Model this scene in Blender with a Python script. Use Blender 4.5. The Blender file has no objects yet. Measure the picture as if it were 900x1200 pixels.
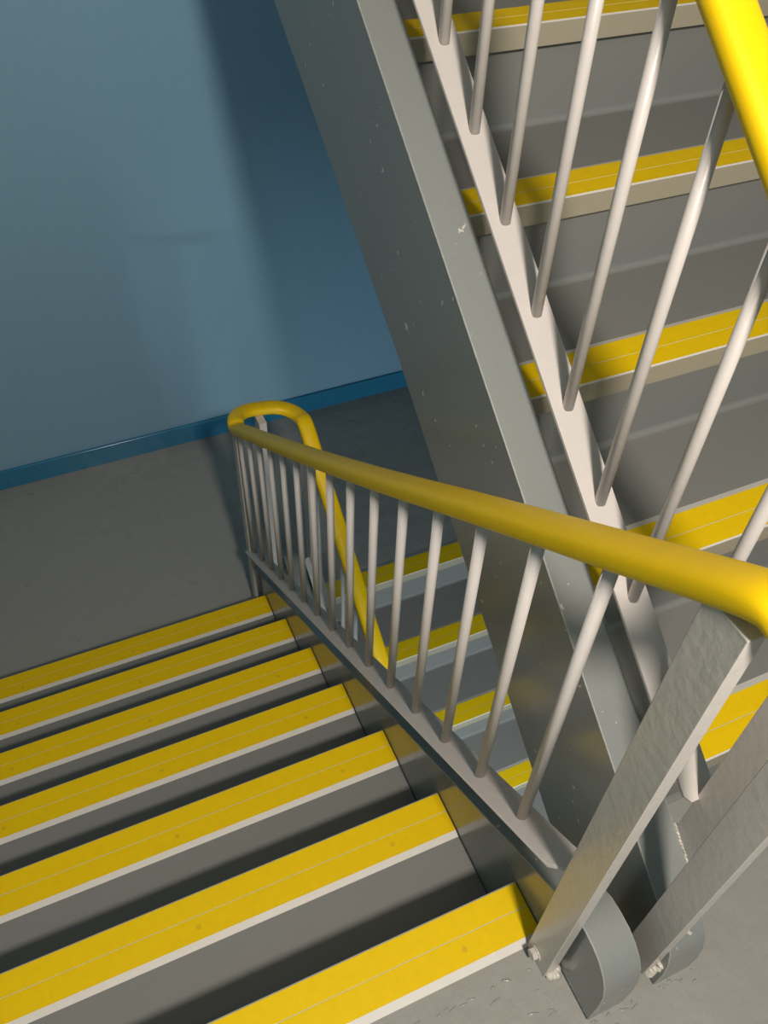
import bpy, bmesh, math, random
from mathutils import Vector, Matrix
random.seed(4)
C = bpy.context.scene.collection
R = 0.185            # riser height
G = 0.2563           # going
S = R / G            # slope
XA = 0.0             # left face of the down-flight stringer
LEVEL = -7 * R       # half landing level
YB = -0.0036         # front edge of the first up-flight nosing
YC = 1.5525          # front edge of the half-landing nosing (lower flight)
WALL = 2.668

# ------------------------------------------------------------------ materials
def lin(c):
    return tuple(((v/255)/12.92 if v/255 <= .04045 else ((v/255+.055)/1.055)**2.4) for v in c) + (1,)

def material(name, rgb, rough=.5, metal=0, var=.06, nscale=30, bump=0.0, bscale=40, spec=.5, coat=0, rvar=0.0, chips=0.0, bdist=.002):
    m = bpy.data.materials.new(name); m.use_nodes = True
    nt = m.node_tree; N = nt.nodes; L = nt.links
    b = N['Principled BSDF']
    b.inputs['Metallic'].default_value = metal
    b.inputs['Specular IOR Level'].default_value = spec
    b.inputs['Coat Weight'].default_value = coat
    tc = N.new('ShaderNodeTexCoord')
    n1 = N.new('ShaderNodeTexNoise'); n1.inputs['Scale'].default_value = nscale; n1.inputs['Detail'].default_value = 6
    L.new(tc.outputs['Object'], n1.inputs['Vector'])
    mx = N.new('ShaderNodeMix'); mx.data_type = 'RGBA'
    c = lin(rgb)
    mx.inputs[6].default_value = tuple(v*(1-var) for v in c[:3]) + (1,)
    mx.inputs[7].default_value = tuple(min(1, v*(1+var)) for v in c[:3]) + (1,)
    L.new(n1.outputs['Fac'], mx.inputs[0])
    col = mx.outputs[2]
    if chips:
        n3 = N.new('ShaderNodeTexNoise'); n3.inputs['Scale'].default_value = 55; n3.inputs['Detail'].default_value = 3
        L.new(tc.outputs['Object'], n3.inputs['Vector'])
        r3 = N.new('ShaderNodeValToRGB'); r3.color_ramp.elements[0].position = chips; r3.color_ramp.elements[1].position = chips+.02
        L.new(n3.outputs['Fac'], r3.inputs['Fac'])
        m3 = N.new('ShaderNodeMix'); m3.data_type = 'RGBA'
        L.new(r3.outputs['Color'], m3.inputs[0]); L.new(col, m3.inputs[6]); m3.inputs[7].default_value = lin((205, 200, 188))
        col = m3.outputs[2]
    L.new(col, b.inputs['Base Color'])
    if rvar:
        n4 = N.new('ShaderNodeTexNoise'); n4.inputs['Scale'].default_value = 9; n4.inputs['Detail'].default_value = 4
        L.new(tc.outputs['Object'], n4.inputs['Vector'])
        mr = N.new('ShaderNodeMapRange'); mr.inputs['To Min'].default_value = rough-rvar; mr.inputs['To Max'].default_value = rough+rvar
        L.new(n4.outputs['Fac'], mr.inputs['Value']); L.new(mr.outputs['Result'], b.inputs['Roughness'])
    else:
        b.inputs['Roughness'].default_value = rough
    if bump:
        n2 = N.new('ShaderNodeTexNoise'); n2.inputs['Scale'].default_value = bscale; n2.inputs['Detail'].default_value = 4
        L.new(tc.outputs['Object'], n2.inputs['Vector'])
        bp = N.new('ShaderNodeBump'); bp.inputs['Strength'].default_value = bump; bp.inputs['Distance'].default_value = bdist
        L.new(n2.outputs['Fac'], bp.inputs['Height']); L.new(bp.outputs['Normal'], b.inputs['Normal'])
    return m

M = dict(
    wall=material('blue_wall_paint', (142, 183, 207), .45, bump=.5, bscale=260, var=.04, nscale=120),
    white=material('white_paint', (200, 194, 182), .7, var=.03),
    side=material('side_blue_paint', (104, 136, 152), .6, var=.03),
    base=material('blue_baseboard_paint', (48, 128, 166), .16, bump=.15, bscale=18, var=.05),
    floor=material('grey_floor_paint', (156, 154, 147), .3, bump=1.0, bscale=16, bdist=.006, var=.05, nscale=160, rvar=.08),
    tread=material('grey_tread_lino', (130, 129, 125), .5, var=.05, nscale=200),
    riser=material('grey_riser_paint', (134, 135, 132), .34, var=.04, nscale=150),
    string=material('grey_gloss_paint', (140, 143, 140), .2, chips=.715, bump=.15, bscale=30, var=.04, nscale=120, rvar=.05),
    rail=material('light_grey_metal_paint', (208, 200, 194), .36, bump=.25, bscale=70, var=.03),
    post=material('light_grey_post_paint', (205, 198, 190), .27, bump=.4, bscale=60, var=.03),
    yellow=material('yellow_insert', (240, 200, 0), .6, spec=.25, bump=.1, bscale=500, var=.06, nscale=60),
    pvc=material('yellow_plastic', (246, 202, 0), .42, bump=.06, bscale=300, var=.03, nscale=25),
    alu=material('aluminium_edge', (220, 214, 205), .55, var=.04),
    edge=material('worn_glint_edge', (168, 168, 162), .4, bump=.8, bscale=120, var=.25, nscale=60),  # chipped edges and the glints along them, both put into this colour
    stud=material('yellow_screw_cap', (222, 183, 0), .5),
    ridge=material('floor_paint_ridge', (154, 152, 145), .15, bump=.8, bscale=90),
    lip=material('beige_metal_lip', (172, 163, 143), .45, var=.04, nscale=150),
    groove=material('groove_metal', (214, 200, 150), .5),
    weld=material('pale_weld_paint', (205, 198, 186), .25, bump=1., bscale=160, var=.1),
    groove2=material('floor_seam', (96, 95, 90), .6),
    glass=material('lamp_glass', (240, 238, 230), .3),
)

# ------------------------------------------------------------------ helpers
def obj(name, bm, mats, parent=None, smooth=False, bevel=0, seg=2):
    me = bpy.data.meshes.new(name)
    bmesh.ops.recalc_face_normals(bm, faces=bm.faces)
    bm.to_mesh(me); bm.free()
    for m in (mats if isinstance(mats, (list, tuple)) else [mats]): me.materials.append(m)
    if smooth:
        for p in me.polygons: p.use_smooth = True
    o = bpy.data.objects.new(name, me); C.objects.link(o)
    if parent: o.parent = parent
    if bevel:
        b = o.modifiers.new('bevel', 'BEVEL'); b.width = bevel; b.segments = seg; b.limit_method = 'ANGLE'; b.angle_limit = math.radians(40)
        b.harden_normals = True
        for p in me.polygons: p.use_smooth = True
    return o
def empty(name, loc, label, cat, group=None):
    o = bpy.data.objects.new(name, None); C.objects.link(o); o.location = loc
    o.empty_display_size = .1
    o['label'] = label; o['category'] = cat
    if group: o['group'] = group
    return o
def struct(name, bm, mats, **k):
    o = obj(name, bm, mats, **k); o['kind'] = 'structure'; return o
def box(bm, x0, x1, y0, y1, z0, z1, mi=0):
    v = [bm.verts.new((x, y, z)) for x in (x0, x1) for y in (y0, y1) for z in (z0, z1)]
    for f in ((0,1,3,2),(4,6,7,5),(0,4,5,1),(2,3,7,6),(0,2,6,4),(1,5,7,3)):
        bm.faces.new([v[i] for i in f]).material_index = mi
def prism(bm, prof, x0, x1, mats=None, off=(0,0,0)):
    """closed (y,z) profile extruded along x; mats: material index for each profile edge"""
    a = [bm.verts.new((x0+off[0], y+off[1], z+off[2])) for y, z in prof]
    b = [bm.verts.new((x1+off[0], y+off[1], z+off[2])) for y, z in prof]
    n = len(prof)
    bm.faces.new(a); bm.faces.new(b)
    for i in range(n):
        f = bm.faces.new((a[i], a[(i+1) % n], b[(i+1) % n], b[i]))
        if mats: f.material_index = mats[i]
def tube(bm, p0, p1, r, seg=20, cap=True):
    p0 = Vector(p0); p1 = Vector(p1); d = (p1-p0).normalized()
    u = d.orthogonal().normalized(); w = d.cross(u)
    rings = []
    for p in (p0, p1):
        rings.append([bm.verts.new(p + r*(math.cos(t)*u + math.sin(t)*w)) for t in (2*math.pi*i/seg for i in range(seg))])
    for i in range(seg):
        bm.faces.new((rings[0][i], rings[0][(i+1) % seg], rings[1][(i+1) % seg], rings[1][i]))
    if cap: bm.faces.new(rings[0]); bm.faces.new(rings[1])
def catmull(pts, n=8):
    pts = [Vector(p) for p in pts]; out = []
    P = [2*pts[0]-pts[1]] + pts + [2*pts[-1]-pts[-2]]
    for i in range(1, len(P)-2):
        for k in range(n):
            t = k/n; a, b, c, d = P[i-1], P[i], P[i+1], P[i+2]
            out.append(.5*((2*b)+(c-a)*t+(2*a-5*b+4*c-d)*t*t+(3*b-a-3*c+d)*t**3))
    out.append(pts[-1]); return out
def sweep(bm, path, prof):
    """sweep a closed (side, up) section along a path, keeping 'up' near world z"""
    rings = []
    for i, p in enumerate(path):
        t = (path[min(i+1, len(path)-1)] - path[max(i-1, 0)]).normalized()
        side = t.cross(Vector((0, 0, 1))).normalized(); up = side.cross(t)
        rings.append([bm.verts.new(p + side*a + up*b) for a, b in prof])
    n = len(prof)
    for r0, r1 in zip(rings, rings[1:]):
        for j in range(n): bm.faces.new((r0[j], r0[(j+1) % n], r1[(j+1) % n], r1[j]))
    bm.faces.new(rings[0]); bm.faces.new(rings[-1])

# ------------------------------------------------------------------ the setting
XL, XR, YN = -1.42, 1.62, -1.14   # inner wall faces
TOP = 2.41
bm = bmesh.new(); box(bm, XL-.1, XR+.1, WALL, WALL+.12, -2.8, TOP); struct('wall_back', bm, M['wall'])
bm = bmesh.new()
prism(bm, [(WALL-.0005, LEVEL-.01), (WALL-.0005, LEVEL+.094), (WALL-.016, LEVEL+.094), (WALL-.016, LEVEL-.01)], XL, XR)
struct('baseboard_back', bm, M['base'], bevel=.007, seg=6)
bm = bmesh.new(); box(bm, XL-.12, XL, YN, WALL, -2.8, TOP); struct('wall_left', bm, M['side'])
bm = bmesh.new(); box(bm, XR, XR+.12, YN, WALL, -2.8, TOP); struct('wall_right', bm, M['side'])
bm = bmesh.new(); box(bm, XL-.1, XR+.1, YN-.12, YN, -2.8, TOP); struct('wall_front', bm, M['wall'])
bm = bmesh.new(); box(bm, XL-.1, XR+.1, YN-.1, WALL+.1, TOP, TOP+.15); struct('ceiling', bm, M['white'])
FZ = -.0045
# landing slab in three plan pieces (notched around the stringers), upper floor
def slab(name, boxes, mat):
    bm = bmesh.new()
    for b in boxes: box(bm, *b)
    return struct(name, bm, mat)
slab('floor', [(XL, XR, YN, -.216, -.18, FZ), (XL, -.001, -.216, -.056, -.18, FZ), (.187, XR, -.216, .018, -.18, FZ), (.063, .119, -.216, -.186, -.18, FZ)], M['floor'])
slab('floor.001', [(XL, XR, 1.77, WALL, LEVEL-.18, LEVEL+FZ), (XL, -.001, 1.565, 1.77, LEVEL-.18, LEVEL+FZ), (.187, XR, YC+.066, 1.77, LEVEL-.18, LEVEL+FZ)], M['floor'])
slab('floor.002', [(XL, XR, YN, WALL, -2.75, -2.595)], M['floor'])

bm = bmesh.new(); box(bm, .34, XR, -.1125, -.1105, FZ-.002, FZ+.0008); struct('trim_1', bm, M['groove2'])
bm = bmesh.new()
def blob(x, y, z, a, b, c, rot):
    mat = Matrix.Translation((x, y, z)) @ Matrix.Rotation(rot, 4, 'Z') @ Matrix.Diagonal((a, b, c, 1))
    bmesh.ops.create_icosphere(bm, subdivisions=2, radius=1, matrix=mat)
x = -.015
while x > -.46:      # broken ridge of old paint along the slab joint
    if random.random() < .62: blob(x, -.124+random.uniform(-.003, .003), FZ, random.uniform(.003, .010), random.uniform(.0012, .0028), random.uniform(.0008, .0016), random.uniform(-.5, .5))
    x -= random.uniform(.006, .017)
for i in range(22):  # paint runs round the stringer feet
    blob(random.choice((.0, .03, .06, .13, .17))+random.uniform(-.02, .02), -.222-abs(random.gauss(0, .006)), FZ, random.uniform(.002, .006), random.uniform(.001, .0025), random.uniform(.001, .002), random.uniform(-.8, .8))
for i in range(7):
    blob(random.uniform(-.12, -.04), -.17+random.uniform(-.03, .03), FZ, random.uniform(.003, .010), random.uniform(.001, .0022), .0011, random.uniform(-.4, .6))
struct('trim_2', bm, M['ridge'], smooth=True)
# ------------------------------------------------------------------ flights
# nosing profile: front edge at y=0 facing -y, top at z=0; two yellow inserts, bevelled aluminium rear edge
D1, W1 = .0815, .0125
def nosing_mesh(x0, x1, facing, lip=True, studs=()):
    bm = bmesh.new()
    h = .0045; m = D1/2
    top = [(0, -.0022), (.0025, 0), (m-.0008, 0), (m-.0008, -.0006), (m+.0008, -.0006), (m+.0008, 0), (D1, 0), (D1+W1, -h), (D1+W1, -h-.004)]
    mm = [1, 0, 1, 1, 1, 0, 1, 1, 1]
    if lip:
        prof = top + [(.006, -h-.004), (.006, -.040), (0, -.040)]; mm = mm + [1, 2, 2]
        mm = mm[:8] + [1, 1, 2, 2]
        mm = [1, 0, 3, 3, 3, 0, 1, 1, 1, 2, 2, 2]
    else:
        prof = top + [(0, -h-.004)]; mm = [1, 0, 1, 1, 1, 0, 1, 1, 1, 1]
    prof = [(facing*y, z) for y, z in prof]
    prism(bm, prof, x0, x1, mm)
    for sx in studs:
        a = [bm.verts.new((sx+.005*math.cos(t), facing*.060+.005*math.sin(t), .0005)) for t in (2*math.pi*i/16 for i in range(16))]
        b = [bm.verts.new((v.co.x, v.co.y, -.001)) for v in a]
        bm.faces.new(a).material_index = 4
        for i in range(16): bm.faces.new((a[i], a[(i+1) % 16], b[(i+1) % 16], b[i])).material_index = 4
    return bm
def tread_mesh(x0, x1, facing, z_drop=R, depth=G, thick=.03):
    """folded sheet step: slab under the nosing, riser set back, rounded fillet where the riser meets the lower step. facing=+1: front faces -y"""
    f = facing; t = .0045
    prof = [(.002, -t), (.002, -.034)]
    prof += [(.022, -.034)]
    zb = -z_drop - t
    rad = .011
    cy, cz = .024-rad, zb+rad
    for i in range(0, 7):
        a = math.radians(0 - 90*i/6)
        prof.append((cy+rad*math.cos(a), cz+rad*math.sin(a)))
    prof += [(cy, zb-.012), (.036, zb-.012), (.036, -.032), (depth+.018, -.032), (depth+.018, -t)]
    n = len(prof); mi = [0]*n
    for i in range(0, 9): mi[i] = 1
    bm = bmesh.new(); prism(bm, [(f*y, z) for y, z in prof], x0, x1, mi)
    return bm

def worn_glint(o):  # paler bevels: chipped paint plus edge highlights painted in
    o.data.materials.append(M['edge']); o.modifiers['bevel'].material = 1; return o
def stringer_mesh(x0, x1, prof):
    bm = bmesh.new(); prism(bm, prof, x0, x1); return bm

# --- flight going down (left)
fa = empty('stair_flight', (0, 0, 0), 'left flight of grey steps with yellow nosings going down to the lower landing', 'stairs', 'stair flights')
AX0, AX1 = XL+.01, -.002
for k in range(0, 7):
    z = -k*R; y = k*G
    # seen from above: front edge faces +y
    if k == 0:
        bm = bmesh.new()
        f = -1; prof = [(.002, -.0045), (.002, -.034), (.022, -.034), (.022, -R-.0045), (.034, -R-.0045), (.034, -.16), (.056, -.16), (.056, -.0045)]
        prism(bm, [(f*a, b) for a, b in prof], AX0, AX1, [1]*4+[0]*4)
    else:
        bm = tread_mesh(AX0, AX1, -1)
    t = obj('tread' if k else 'landing_edge', bm, [M['tread'], M['riser']], fa); t.location = (0, y, z)
    n = obj('nosing', nosing_mesh(AX0, AX1, -1, studs=(-.125, -.5, -.87, -1.24)), [M['yellow'], M['alu'], M['lip'], M['groove'], M['stud']], t)
def rel_a(y, h): return h - S*y
ha, hb = .0946, -.28
head = [(-.095, rel_a(-.095, ha)), (-.118, .1765), (-.14, .178), (-.162, .175), (-.182, .166), (-.198, .151), (-.209, .131), (-.2155, .105), (-.218, .07), (-.218, -.02)]
y1 = 6*G
foot = [(y1+.10, rel_a(y1+.10, ha)), (y1+.165, rel_a(y1+.165, ha)), (y1+.188, LEVEL+.128), (y1+.205, LEVEL+.102), (y1+.215, LEVEL+.065), (y1+.218, LEVEL+.03), (y1+.218, LEVEL-.02)]
profA = foot[::-1] + head + [(-.218, -.17), (0, -.17)] 
profA = [(y1+.218, LEVEL-.17), (y1+.05, LEVEL-.17)][0:1] + foot[::-1] + head + [(-.218, -.17), (-.12, -.17), (y1-.05, rel_a(y1-.05, hb))]
worn_glint(obj('stringer', stringer_mesh(0, .062, profA), M['string'], fa, bevel=.0018, seg=2))
obj('stringer', stringer_mesh(XL+.002, XL+.014, profA), M['string'], fa, bevel=.002)

# --- flight going up (right)
fb = empty('stair_flight', (.2, 0, 0), 'right flight of grey steps with yellow nosings rising away from the near landing', 'stairs', 'stair flights')
BX0, BX1 = .187-.2, XR-.01-.2
for j in range(1, 8):
    t = obj('tread', tread_mesh(BX0, BX1, 1), [M['tread'], M['riser']], fb); t.location = (0, YB+(j-1)*G, j*R)
    obj('nosing', nosing_mesh(BX0, BX1, 1), [M['yellow'], M['alu'], M['lip'], M['groove']], t)
def rel_b(y, h): return R + h + S*(y-YB)
yt = YB + 7*G
profB = [(-.218, -.02), (-.218, .045), (-.2145, .080), (-.207, .108), (-.195, .128), (-.178, .144), (-.15, rel_b(-.15, .09)), (0, rel_b(0, .0925)), (.7, rel_b(.7, .0925)), (yt, rel_b(yt, .0925)),
         (yt+.12, rel_b(yt, .0925)), (yt+.12, rel_b(yt, -.28)), (.8, rel_b(.8, -.283)), (0.05, rel_b(0.05, -.29)), (-.1, -.17), (-.218, -.17)]
worn_glint(obj('stringer', stringer_mesh(.12-.2, .185-.2, profB), M['string'], fb, bevel=.0018, seg=2))
obj('stringer', stringer_mesh(XR-.014-.2, XR-.002-.2, profB), M['string'], fb, bevel=.002)

# --- lower flight (seen through the rail), descends towards the camera
fc = empty('stair_flight', (.2, YC, LEVEL), 'lower flight of grey steps seen through the left railing, going down from the half landing', 'stairs', 'stair flights')
for j in range(1, 8):
    if j == 1:
        bm = bmesh.new()
        prof = [(.002, -.0045), (.002, -.034), (.022, -.034)]
        zb = -R-.0045; rad = .011
        for i in range(7):
            a = math.radians(-90*i/6); prof.append((.024-rad+rad*math.cos(a), zb+rad+rad*math.sin(a)))
        prof += [(.002, zb-.012), (.036, zb-.012), (.036, -.16), (.066, -.16), (.066, -.0045)]
        prism(bm, prof, BX0, BX1, [1]*9+[0]*(len(prof)-9))
    else:
        bm = tread_mesh(BX0, BX1, 1)
    t = obj('tread' if j > 1 else 'landing_edge', bm, [M['tread'], M['riser']], fc); t.location = (0, -(j-1)*G, -(j-1)*R)
    obj('nosing', nosing_mesh(BX0, BX1, 1), [M['yellow'], M['alu'], M['lip'], M['groove']], t)
profC = [(y, z) for y, z in [(-y, z) for y, z in head]]
yb = -7*G
profC = [(-y, z) for y, z in head[::-1]] + [(yb, S*yb+ha), (yb-.1, S*yb+ha-.07), (yb-.1, S*yb-.3), (yb, S*yb-.28), (.05, -.17-.05), (.218, -.17)]
worn_glint(obj('stringer', stringer_mesh(.12-.2, .185-.2, profC), M['string'], fc, bevel=.0018, seg=2))
obj('stringer', stringer_mesh(XR-.014-.2, XR-.002-.2, profC), M['string'], fc, bevel=.002)

# ------------------------------------------------------------------ railings
def section(w=.051, h=.033, n=28, p=2.6):
    out = []
    for i in range(n):
        t = 2*math.pi*i/n; c, s = math.cos(t), math.sin(t)
        out.append((w/2*math.copysign(abs(c)**(2/p), c), h/2*math.copysign(abs(s)**(2/p), s)))
    return out
SEC = section()
def bar(parent, x, pts, w=.05, th=.006, cham=(0, 0), name='bottom_bar'):
    """flat bar lying on the slope; pts = (y,z) of its top centre at both ends; corner chamfer at the first end"""
    bm = bmesh.new()
    (ya, za), (yb_, zb_) = pts
    d = Vector((0, yb_-ya, zb_-za)); Ld = d.length; d.normalize()
    up = Vector((1, 0, 0)).cross(d); up = up if up.z > 0 else -up
    cl, cr = cham
    out = [(-w/2, cl)]
    out = [(-w/2, Ld), (-w/2, cl)] + ([(-w/2+cl*.75, 0)] if cl else []) + [(w/2-cr*.75, 0)] + ([(w/2, cr)] if cr else []) + [(w/2, Ld)]
    o0 = Vector((x, ya, za)) - parent.location
    a = [bm.verts.new(o0 + Vector((px, 0, 0)) + d*l) for px, l in out]
    b = [bm.verts.new(v.co - up*th) for v in a]
    bm.faces.new(a); bm.faces.new(b)
    n = len(a)
    for i in range(n): bm.faces.new((a[i], a[(i+1) % n], b[(i+1) % n], b[i]))
    return obj(name, bm, M['rail'], parent, bevel=.0012)
def baluster(parent, x, y, zb_, zt, r=.0083):
    bm = bmesh.new(); tube(bm, (0, 0, 0), (0, 0, zt-zb_), r, cap=True)
    # weld collar hugging the sloping bar
    o = obj('baluster', bm, M['rail'], parent, smooth=False)
    for p in o.data.polygons: p.use_smooth = len(p.vertices) == 4
    o.location = Vector((x, y, zb_)) - parent.location
    return o
def post(parent, x0, x1, y0, y1, z0, z1, bolt=None, side=-1):
    bm = bmesh.new(); box(bm, 0, x1-x0, 0, y1-y0, 0, z1-z0)
    o = obj('post', bm, M['post'], parent, bevel=.0012)
    o.location = Vector((x0, y0, z0)) - parent.location
    if bolt:
        by, bz = bolt
        bm = bmesh.new()
        xx = 0 if side < 0 else x1-x0
        tube(bm, (xx, by-y0, bz-z0), (xx+side*.0025, by-y0, bz-z0), .0125, 24)
        tube(bm, (xx+side*.002, by-y0, bz-z0), (xx+side*.0105, by-y0, bz-z0), .0098, 6)
        obj('bolt', bm, M['post'], o, bevel=.0008)
    return o
def weld(parent, pts, r=.006):
    bm = bmesh.new()
    for p in pts:
        q = Vector(p) - parent.location
        mat = Matrix.Translation(q) @ Matrix.Diagonal((r*random.uniform(.7, 1.3), r*random.uniform(.8, 1.5), r*random.uniform(.5, .9), 1))
        bmesh.ops.create_icosphere(bm, subdivisions=2, radius=1, matrix=mat)
    return obj('weld', bm, M['weld'], parent, smooth=True)
def handrail(parent, pts, n=14, name='handrail'):
    bm = bmesh.new(); path = catmull([Vector(p) - parent.location for p in pts], n)
    sweep(bm, path, SEC)
    o = obj(name, bm, M['pvc'], parent, smooth=True)
    return o

XRA = -.012
ra = empty('stair_railing', (XRA, -.11, 0), 'left railing running down the left flight to the loop at the blue wall', 'railing', 'stair railings')
def zA(y):      # handrail centre height along the down flight
    kn = [(-.05, .840), (.0, .838), (.25, .830), (.55, .818), (.9, .811), (1.3, .811), (1.6, .814)]
    if y <= kn[0][0]: return kn[0][1] - S*y
    for (a, u), (b, v) in zip(kn, kn[1:]):
        if y <= b: return u+(v-u)*(y-a)/(b-a) - S*y
    return kn[-1][1] - S*y
XRB = .19; XRC = .205
def zB(y): return R + .785 + S*(y-YB)
def zC(y): return LEVEL + .875 + S*(y-YC)
# near bend: quarter of the loop belongs to this rail, apex to apex
ca, rad_n = (XRA+XRB)/2, (XRB-XRA)/2
yn = -.13
za0, zb0 = zA(yn), .915
near = []
for i in range(0, 13):
    a = math.pi*i/12
    t = i/12; s_ = t*t*(3-2*t)
    near.append((ca - rad_n*math.cos(a), yn - rad_n*math.sin(a), za0*(1-s_)+zb0*s_ ))
yf = 1.60
cf, rad_f = (XRA+XRC)/2, (XRC-XRA)/2
zf0, zf1 = zA(yf), zC(yf)
far = []
for i in range(0, 13):
    a = math.pi*i/12; t = i/12; s_ = t*t*(3-2*t)
    co_, si_ = math.cos(a), math.sin(a)
    far.append((cf - rad_f*math.copysign(abs(co_)**.8, co_), yf + rad_f*.95*abs(si_)**.8, zf0*(1-s_)+(zf1-.004)*s_ - .008*si_))
path = near[6::-1] + [(XRA, -.05, zA(-.05))] + [(XRA, y, zA(y)) for y in (0, .25, .55, .9, 1.3, 1.5)] + far[:7]
handrail(ra, path)
hA = .232
bar(ra, XRA, [(-.088, hA+S*.088), (1.625, hA-S*1.625)], cham=(.026, .008))
for i in range(15):
    y = .023 + .1112*i
    baluster(ra, XRA, y, hA - S*y - .003, zA(y) - .008)
post(ra, -.031, -.011, -.142, -.092, FZ, .905, bolt=(-.112, .014+.012))
post(ra, -.022, -.010, 1.612, 1.657, LEVEL+.0, zA(1.634)-.0+.012)
post(ra, .066, .091, 1.64, 1.69, LEVEL+.0, far[6][2]-.008)
weld(ra, [(-.012, -.146, .004), (-.017, -.146, .003), (-.022, -.144, .003), (-.008, -.140, .004)], .006)

weld(ra, [(.002, -.15-.008*i, .0) for i in range(9)] , .0022)
rb = empty('stair_railing', (XRB, -.1, 0), 'right railing rising along the right flight towards the top of the photo', 'railing', 'stair railings')
handrail(rb, near[6:] + [(XRB, -.06, .932)] + [(XRB, y, zB(y)) for y in (0, .1, .3, .6, 1.0, 1.5, 1.7)])
hB = .197
bar(rb, XRB, [(-.085, rel_b(-.085, hB)), (1.7, rel_b(1.7, hB))], cham=(.012, .012))
for i in range(-1, 13):
    y = .1484 + .1141*i
    baluster(rb, XRB, y, rel_b(y, hB) - .003, zB(y) - .008)
post(rb, .186, .199, -.128, -.080, .06, zB(-.10)-.01, bolt=(-.105, .1), side=1)
post(rb, .099, .119, -.203, -.155, .03, near[6][2]-.004)
weld(rb, [(.109+.002*i, -.2045, .04+.004*i) for i in range(-1, 3)] + [(.118, -.206, .05), (.118, -.205, .034), (.119, -.205, .062)], .0055)

weld(rb, [(.187, -.078-.0045*i, rel_b(-.078-.0045*i, .09)+.001) for i in range(12)], .0035)
rc = empty('stair_railing', (XRC, 1.6, LEVEL), 'lower railing descending from the far loop, seen behind the left railing', 'railing', 'stair railings')
def rel_c(y, h): return LEVEL + h + S*(y-YC)
handrail(rc, far[6:] + [(XRC, y, zC(y)) for y in (1.52, 1.45, 1.3, 1.0, .6, .2, 0)])
bar(rc, .20, [(1.60, rel_c(1.60, .21)), (.0, rel_c(.0, .21))], cham=(.012, .012))
for i in range(13):
    y = 1.493 - .1127*i
    baluster(rc, .20, y, rel_c(y, .21)-.003, zC(y)-.008)
post(rc, .195, .208, 1.575, 1.622, LEVEL+.0, zC(1.598)-.004)

for o in C.objects:
    if o.name.startswith('nosing'): o['label'] = 'yellow anti-slip nosing with pale metal edges'
    if o.name.startswith('handrail'): o['label'] = 'yellow plastic handrail'
# ------------------------------------------------------------------ lights
def sphere_light(name, loc, watts, r, col=(1, .95, .86)):
    l = bpy.data.lights.new(name, 'POINT'); l.energy = watts; l.shadow_soft_size = r; l.color = col
    o = bpy.data.objects.new(name, l); C.objects.link(o); o.location = loc
def wall_lamp(name, loc, watts, col, w=.2, tilt=35):
    l = bpy.data.lights.new(name, 'AREA'); l.shape = 'DISK'; l.size = w
    l.energy = watts; l.color = col
    o = bpy.data.objects.new(name, l); C.objects.link(o); o.location = loc
    o.rotation_euler = (math.radians(90-tilt), 0, 0)
wall_lamp('landing_lamp', (-.22, YN+.07, 2.12), 50, (1, .915, .82))
wall_lamp('lower_landing_lamp', (.12, YN+.3, 2.0-14*R), 52, (.97, 1, .99), .5, 78)
w = bpy.data.worlds.new('world'); bpy.context.scene.world = w; w.use_nodes = True
w.node_tree.nodes['Background'].inputs[0].default_value = (.5, .5, .5, 1); w.node_tree.nodes['Background'].inputs[1].default_value = .2

# ------------------------------------------------------------------ camera
f, yaw, pitch, roll = 1003.87, -.44796, -.82688, .047535
cy, sy, cp, sp = math.cos(yaw), math.sin(yaw), math.cos(pitch), math.sin(pitch)
F = Vector((-sy*cp, cy*cp, sp)); Rt = Vector((cy, sy, 0)); U = Rt.cross(F)
c_, q_ = math.cos(roll), math.sin(roll)
Rr = c_*Rt + q_*U; Uu = -q_*Rt + c_*U
cam = bpy.data.cameras.new('camera'); co = bpy.data.objects.new('camera', cam); C.objects.link(co)
co.matrix_world = Matrix(((Rr.x, Uu.x, -F.x, -.44268), (Rr.y, Uu.y, -F.y, -.35781), (Rr.z, Uu.z, -F.z, 1.43504), (0, 0, 0, 1)))
cam.sensor_fit = 'VERTICAL'; cam.sensor_height = 24; cam.lens = f*24/1200
cam.clip_start = .02
bpy.context.scene.camera = co
vs = bpy.context.scene.view_settings
vs.view_transform = 'Standard'; vs.look = 'None'; vs.gamma = 1; vs.use_curve_mapping = False; vs.exposure = 0
